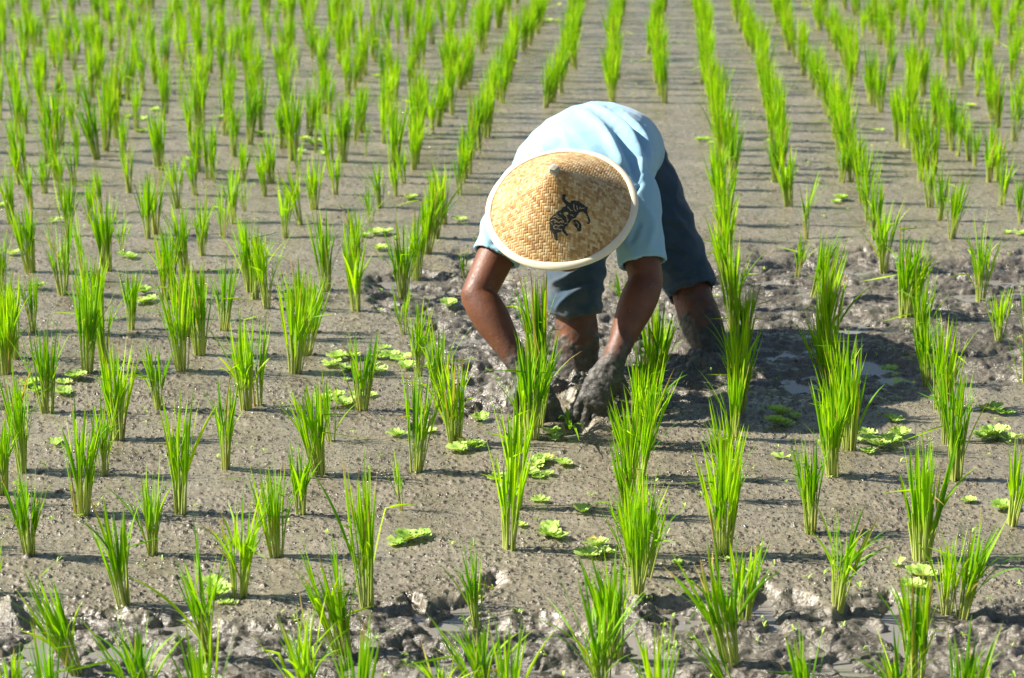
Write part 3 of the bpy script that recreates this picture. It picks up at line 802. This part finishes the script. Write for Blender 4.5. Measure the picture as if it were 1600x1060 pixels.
    # shirt: trunk and two sleeves, hollow at the cuffs and hem
    bm = bmesh.new()
    sp_ = [spine[5] + (spine[5] - spine[4]) * .15, spine[5], spine[4], spine[3], spine[2], spine[1], spine[0].lerp(spine[1], .45)]
    sp_ = [sp_[0], sp_[1], sp_[2] + Vector((0, 0, .004)), sp_[3], sp_[4] + Vector((.0, 0, .0)), sp_[5], sp_[6]]
    loft(bm, sp_, [.105, .145, .172, .165, .146, .150, .148], [.62, .62, .66, .76, .84, .82, .84], n=48, cuff=.05)
    for sh, el, s in ((shR, elR, -1), (shL, elL, 1)):
        d = el - sh; ln = d.length
        loft(bm, [sh - d * .28 + Vector((-s * .045, .02, 0)), sh, sh + d * .35, sh + d * (.64 if s < 0 else .80)], [.070, .069, .060, .055], [.95, 1.0, 1.04, 1.04], ref=Vector((0, -1, 0)), cuff=.04)
    loft(bm, [spine[5] + Vector((0, .01, .02)), headC.lerp(spine[5], .55)], [.085, .066], n=24)   # collar
    shirt = remeshed('shirt', bm, .0042, 4)
    V = vco(shirt); no = vno(shirt)
    a = V[:, 0] * .8 + V[:, 2] * .75; b = V[:, 0] * .6 - V[:, 1] * .75
    f2 = (1 - 2 * np.abs(perlin(a * 20 + 3, b * 5))) * .0016
    fs = folds(V, no, [([(925, 168), (962, 190), (990, 225), (1004, 275)], 6, .011), ([(950, 172), (985, 200), (1008, 240)], 5, -.007), ([(972, 178), (1003, 212), (1016, 262)], 5, .008),
                       ([(960, 205), (985, 250), (998, 290)], 6, -.008), ([(905, 178), (940, 200), (975, 262)], 7, .006), ([(1000, 195), (1024, 235)], 4, -.005), ([(945, 215), (972, 262)], 5, .006),
                       ([(1002, 286), (985, 310), (958, 330)], 2.2, -.006), ([(800, 262), (788, 300), (800, 330)], 2.5, -.003), ([(1005, 320), (1020, 350), (1012, 395)], 6, .005), ([(1000, 345), (985, 380)], 5, -.005),
                       ([(770, 330), (755, 352), (762, 385)], 5, .004), ([(792, 360), (768, 385)], 5, -.004), ([(836, 205), (880, 185), (930, 182)], 9, .004)])
    wr = .0026 * (1 - 2 * np.abs(perlin(a * 11 + 2 * b, b * 13 + 8))) * sstep(-.3, .4, perlin(V[:, 0] * 7, V[:, 1] * 7))
    V = V + no * (f2 * 1.3 + fs * 1.7 + wr)[:, None]
    setco(shirt, V - np.array(root.location)); link('shirt', shirt, SHIRT, root)
    # shorts
    bm = bmesh.new()
    loft(bm, [spine[1].lerp(spine[2], .5), spine[1], spine[0], spine[0] + Vector((0, .0, -.05))], [.130, .144, .146, .13], [.8, .8, .82, .8], n=40)
    eR = kneeR.lerp(footR, .27); eL = kneeL.lerp(footL, .22)
    loft(bm, [hipR, hipR.lerp(kneeR, .35), hipR.lerp(kneeR, .7), kneeR, eR], [.095, .088, .078, .069, .064], [1.0, 1.05, 1.05, 1.1, 1.1], ref=X, cuff=.05, n=40)
    loft(bm, [hipL, hipL.lerp(kneeL, .35), hipL.lerp(kneeL, .7), kneeL, eL], [.098, .092, .080, .069, .065], [1.0, 1.05, 1.1, 1.1, 1.1], ref=X, cuff=.05, n=40)
    sm = remeshed('shorts', bm, .0042, 4)
    V = vco(sm); no = vno(sm)
    f = (1 - 2 * np.abs(perlin(V[:, 0] * 6 + V[:, 2] * 15, V[:, 1] * 8 + V[:, 0] * 9))) * .0045 + .0022 * fbm(V[:, 0] * 22 + V[:, 2] * 12, V[:, 2] * 26, 2)
    hem = np.zeros(len(V))
    for kne, e in ((kneeR, eR), (kneeL, eL)):
        d = (kne - e).normalized(); q = (V - np.array(e)) @ np.array(d); near = np.linalg.norm(V - np.array(e), axis=1) < .12
        hem += near * (np.exp(-((q - .021) / .0022)**2) * -.002 + (q < .019) * .0012)
    fs = folds(V, no, [([(862, 446), (885, 436), (915, 414)], 4, .009), ([(872, 482), (885, 466), (912, 448)], 4, .008), ([(868, 460), (900, 446), (930, 440)], 4, -.006), ([(1010, 330), (1045, 345), (1075, 350)], 6, .007), ([(1020, 380), (1060, 395), (1085, 392)], 6, -.006), ([(1000, 300), (1030, 318), (1062, 322)], 5, -.006), ([(1040, 425), (1075, 420), (1098, 412)], 5, .004)])
    V = V + no * (f * 1.5 + hem + fs * 1.5)[:, None]
    setco(sm, V - np.array(root.location))
    fattr(sm, 'mud', np.clip(.75 - V[:, 2] * 2.2, 0, .6) * sstep(-.5, .6, fbm(V[:, 0] * 22, V[:, 2] * 22, 4)) * np.where(V[:, 0] < .24, 1.0, .45))  # dry mud low down; stronger on the right leg, painting in its sunlit look
    link('shorts', sm, SHORTS, root)
build_person()

# ------------------------------------------------------------------ conical hat
def build_hat():
    RR, HH = .172, .150
    root = empty('conical_hat', HC)
    Z = AX; Yv = (Vector((0, 0, 1)) - Z * Z.z).normalized(); Xv = Yv.cross(Z).normalized()
    Rm = Matrix((Xv, Yv, Z)).transposed()
    root.rotation_euler = Rm.to_euler()
    tag(root, "woven bamboo conical hat with pale rim and black elephant print on farmer's head", 'hat')
    prof = lambda t: (RR * t, HH * (1 - t)**1.0 * (1 + .10 * t * (1 - t) * 2) + .0)   # t 0 apex .. 1 rim
    def shell(off):
        V, F = [], []; nr, na = 48, 160
        for i in range(nr):
            t = i / (nr - 1) * .985 + .015; r, z = prof(t)
            for k in range(na):
                a = 6.283185 * k / na
                rr = r + off
                V.append((rr * math.cos(a), rr * math.sin(a), z - .0 + off + .0009 * math.sin(a * 5 + t * 9) * t))
        for i in range(nr - 1):
            for k in range(na):
                k2 = (k + 1) % na
                F.append((i * na + k, (i + 1) * na + k, (i + 1) * na + k2, i * na + k2))
        return mesh_np('crown', V, F)
    o = link('crown', shell(0), WEAVE, root); md = o.modifiers.new('t', 'SOLIDIFY'); md.thickness = .003; md.offset = -1
    # rim band: rounded strip round the edge
    V, F = [], []; na, nb = 160, 12
    for k in range(na):
        a = 6.283185 * k / na
        for b in range(nb):
            q = 6.283185 * b / nb
            u, w = math.cos(q) * (.0092 + .0008 * math.sin(a * 7)), math.sin(q) * .0042
            rr = RR + .000 + u * .86 + w * .5; zz = .0025 - u * .5 + w * .86 + .0008 * math.sin(a * 5 + 9)
            V.append((rr * math.cos(a), rr * math.sin(a), zz))
    for k in range(na):
        for b in range(nb):
            F.append((k * nb + b, ((k + 1) % na) * nb + b, ((k + 1) % na) * nb + (b + 1) % nb, k * nb + (b + 1) % nb))
    link('rim', mesh_np('rim', V, F), RIM, root)
    # folded bamboo cap on the tip
    bm = bmesh.new()
    top = bm.verts.new((0, .002, HH + .006))
    ring = [bm.verts.new(p) for p in ((-.014, .003, HH - .008), (.001, .013, HH - .009), (.014, .003, HH - .009), (.007, -.017, HH - .0115), (-.009, -.009, HH - .008))]
    tops = [bm.verts.new(p) for p in ((-.011, .003, HH + .004), (.001, .010, HH + .004), (.012, .003, HH + .004), (.004, -.009, HH + .003), (-.007, -.008, HH + .004))]
    for i in range(5):
        j = (i + 1) % 5; bm.faces.new((ring[i], ring[j], tops[j], tops[i])); bm.faces.new((tops[i], tops[j], top))
    bmesh.ops.recalc_face_normals(bm, faces=bm.faces)
    me = bpy.data.meshes.new('cap'); bm.to_mesh(me); bm.free(); link('cap', me, CAP, root)
    # prints: outlines in the hat's own surface, from their place on the crown
    Minv = Rm.transposed(); cam = Vector((0, 0, CH))
    def on_cone(px, py, off):
        u, v = (px - CX) / FPX, (CY - py) / FPX
        d = Vector((u, ct + v * st, v * ct - st)); o_ = Minv @ (cam - HC); d = Minv @ d
        lo, hi = 4.6, 6.0
        f = lambda t: (lambda p: p.z - off - prof(min(1, math.hypot(p.x, p.y) / RR))[1] )(o_ + d * t)
        t = lo; fp = f(t)
        while t < hi:
            t2 = t + .002; f2 = f(t2)
            if fp > 0 >= f2:
                for _ in range(20):
                    m = (t + t2) / 2
                    if f(m) > 0: t = m
                    else: t2 = m
                return o_ + d * t
            t, fp = t2, f2
        return None
    def prints(name, polys, m, off):
        bm = bmesh.new()
        for P in polys:
            vs = [bm.verts.new((x, -y, 0)) for x, y in P]
            try: bm.faces.new(vs)
            except ValueError: pass
        bmesh.ops.triangulate(bm, faces=bm.faces)
        for _ in range(3):
            es = [e for e in bm.edges if e.calc_length() > 14]
            if not es: break
            bmesh.ops.subdivide_edges(bm, edges=es, cuts=1); bmesh.ops.triangulate(bm, faces=bm.faces)
        for v in bm.verts:
            p = on_cone(750 + v.co.x / 5.048, 220 - v.co.y / 5.048, off)
            v.co = p if p else Vector((0, 0, HH))
        bmesh.ops.recalc_face_normals(bm, faces=bm.faces)
        me = bpy.data.meshes.new(name); bm.to_mesh(me); bm.free(); return link(name, me, m, root)
    body = [(548, 650), (552, 618), (566, 598), (590, 580), (612, 558), (640, 545), (652, 524), (688, 516), (702, 488), (722, 474), (745, 470), (778, 476), (800, 494), (822, 506), (838, 524), (858, 518), (846, 540), (848, 566), (856, 592), (868, 620), (872, 642), (862, 658),
            (842, 654), (844, 644), (856, 640), (848, 612), (832, 580), (812, 562), (792, 560), (776, 576), (762, 600), (752, 612), (728, 618), (712, 640), (694, 664), (672, 684), (668, 704), (684, 726), (702, 746), (684, 752), (664, 734), (648, 716), (628, 722), (608, 730), (614, 790), (596, 788), (586, 748), (568, 716), (556, 690)]
    legs = [(726, 632), (750, 622), (770, 626), (790, 644), (800, 662), (803, 700), (790, 718), (768, 716), (764, 694), (748, 678), (736, 658)]
    rider = [(645, 424), (674, 420), (680, 438), (672, 450), (672, 462), (688, 476), (712, 494), (706, 532), (666, 534), (678, 508), (656, 484), (644, 456), (650, 444)]
    tail = [(548, 655), (556, 656), (562, 700), (572, 740), (576, 770), (566, 762), (556, 710)]
    prints('elephant_print', [body, legs, rider, tail], INK, .0006)
    # unprinted lines inside the figure: saddle cloth pattern, ear and leg outlines
    def stroke(pts, w=5):
        out = []
        for (x0, y0), (x1, y1) in zip(pts, pts[1:]):
            L = math.hypot(x1 - x0, y1 - y0) or 1; nx, ny = -(y1 - y0) / L * w / 2, (x1 - x0) / L * w / 2
            out.append([(x0 + nx, y0 + ny), (x1 + nx, y1 + ny), (x1 - nx, y1 - ny), (x0 - nx, y0 - ny)])
        return out
    S = []
    for p in ([(556, 634), (580, 622), (600, 632)], [(575, 606), (592, 596), (608, 606), (622, 596)], [(586, 646), (604, 636), (622, 648), (640, 634)], [(612, 618), (632, 610), (646, 620)], [(580, 676), (598, 664), (618, 676), (640, 664), (658, 672)],
              [(580, 676), (584, 692), (600, 698)], [(640, 640), (652, 628), (662, 640), (650, 650), (640, 640)], [(664, 586), (684, 598), (690, 640)], [(600, 582), (612, 592)], [(628, 570), (640, 580)], [(690, 520), (716, 550), (732, 552)],
              [(738, 500), (742, 540), (760, 560)], [(762, 512), (770, 548)], [(786, 522), (800, 536), (824, 530)], [(712, 586), (730, 588), (736, 600)], [(838, 596), (850, 600)], [(756, 640), (778, 664), (772, 690)], [(620, 700), (648, 700)], [(660, 566), (690, 574)], [(668, 656), (688, 648)]): S += stroke(p, 4.5)
    S.append([(662, 574), (676, 562), (694, 566), (698, 580), (682, 588), (668, 584)])
    prints('bare_lines', S, STRAW, .0011)
    D = [((228, 308), (238, 294)), ((246, 284), (258, 266)), ((272, 248), (292, 232)), ((308, 214), (330, 202)), ((340, 188), (358, 178)), ((370, 166), (400, 152)), ((412, 142), (430, 130)), ((444, 122), (466, 112)), ((486, 104), (510, 99)), ((534, 96), (566, 86)),
         ((312, 398), (330, 408)), ((300, 420), (324, 424)), ((905, 294), (916, 302))]
    V, F = [], []
    for a, b in D:
        p, q = (on_cone(750 + x / 5.048, 220 + y / 5.048, .0009) for x, y in (a, b))
        if not p or not q: continue
        if (q - p).length > .014: q = p + (q - p).normalized() * .014
        c = (p + q) / 2; rad = Vector((c.x, c.y, -.9 * math.hypot(c.x, c.y))).normalized() * .0011
        n = len(V); V += [tuple(p - rad), tuple(q - rad), tuple(q + rad), tuple(p + rad)]; F.append((n, n + 1, n + 2, n + 3))
    link('stitching', mesh_np('stitching', V, F), STITCH, root)
build_hat()

# the seedling just being set, bent into the hole by the hands
def seedling():
    V, F, T = [], [], []; r = random.Random(3)
    for i, (tx, ty) in enumerate(((918, 678), (884, 640), (872, 655), (905, 690), (893, 668))):
        a = ground(889, 672, -.02); b = ground(tx, ty, .02 + .008 * i)
        path = [a.lerp(b, t) + Vector((0, 0, .02 * math.sin(3.1 * t))) for t in (0, .2, .4, .6, .8, 1)]
        leaf_strip(V, F, T, path, .0065, Vector((0, -.6, .8)), r.random(), lambda z: .8, .2, 5)
    o = link('rice_seedling', to_mesh('rice_seedling', [(V, F, T)], [LEAF]))
    tag(o, "small loose rice seedling lying in the wet hole between the farmer's hands", 'rice plant')
seedling()

# ------------------------------------------------------------------ light, sky, camera
SE, SA = 40.0, -83.0                          # sun height; azimuth, straight from the left
w = bpy.data.worlds.new('World'); scn.world = w; w.use_nodes = True
nt = w.node_tree; bg = nt.nodes['Background']
sky = nt.nodes.new('ShaderNodeTexSky'); sky.sky_type = 'NISHITA'; sky.sun_disc = False
sky.sun_elevation = R(SE); sky.sun_rotation = R(SA)
nt.links.new(sky.outputs[0], bg.inputs[0]); bg.inputs[1].default_value = .05
sun = bpy.data.lights.new('sun', 'SUN'); sun.energy = 5.0; sun.angle = R(.53); sun.color = (1, .95, .86)
so = bpy.data.objects.new('sun', sun); COL.objects.link(so)
d = Vector((math.sin(R(SA)) * math.cos(R(SE)), math.cos(R(SA)) * math.cos(R(SE)), math.sin(R(SE))))
so.rotation_euler = d.to_track_quat('Z', 'Y').to_euler(); so.location = d * 20
cam = bpy.data.cameras.new('camera'); cam.sensor_width = 36; cam.lens = FPX / 1600 * 36; cam.clip_end = 1500; cam.clip_start = .05
cam.dof.use_dof = True; cam.dof.focus_distance = 4.95; cam.dof.aperture_fstop = 7.5
co = bpy.data.objects.new('camera', cam); COL.objects.link(co); co.location = (0, 0, CH); co.rotation_euler = (R(90) - TH, 0, 0)
scn.camera = co
vs = scn.view_settings; vs.view_transform = 'Standard'; vs.look = 'None'; vs.gamma = 1; vs.exposure = 1.15
scn.cycles.use_denoising = True
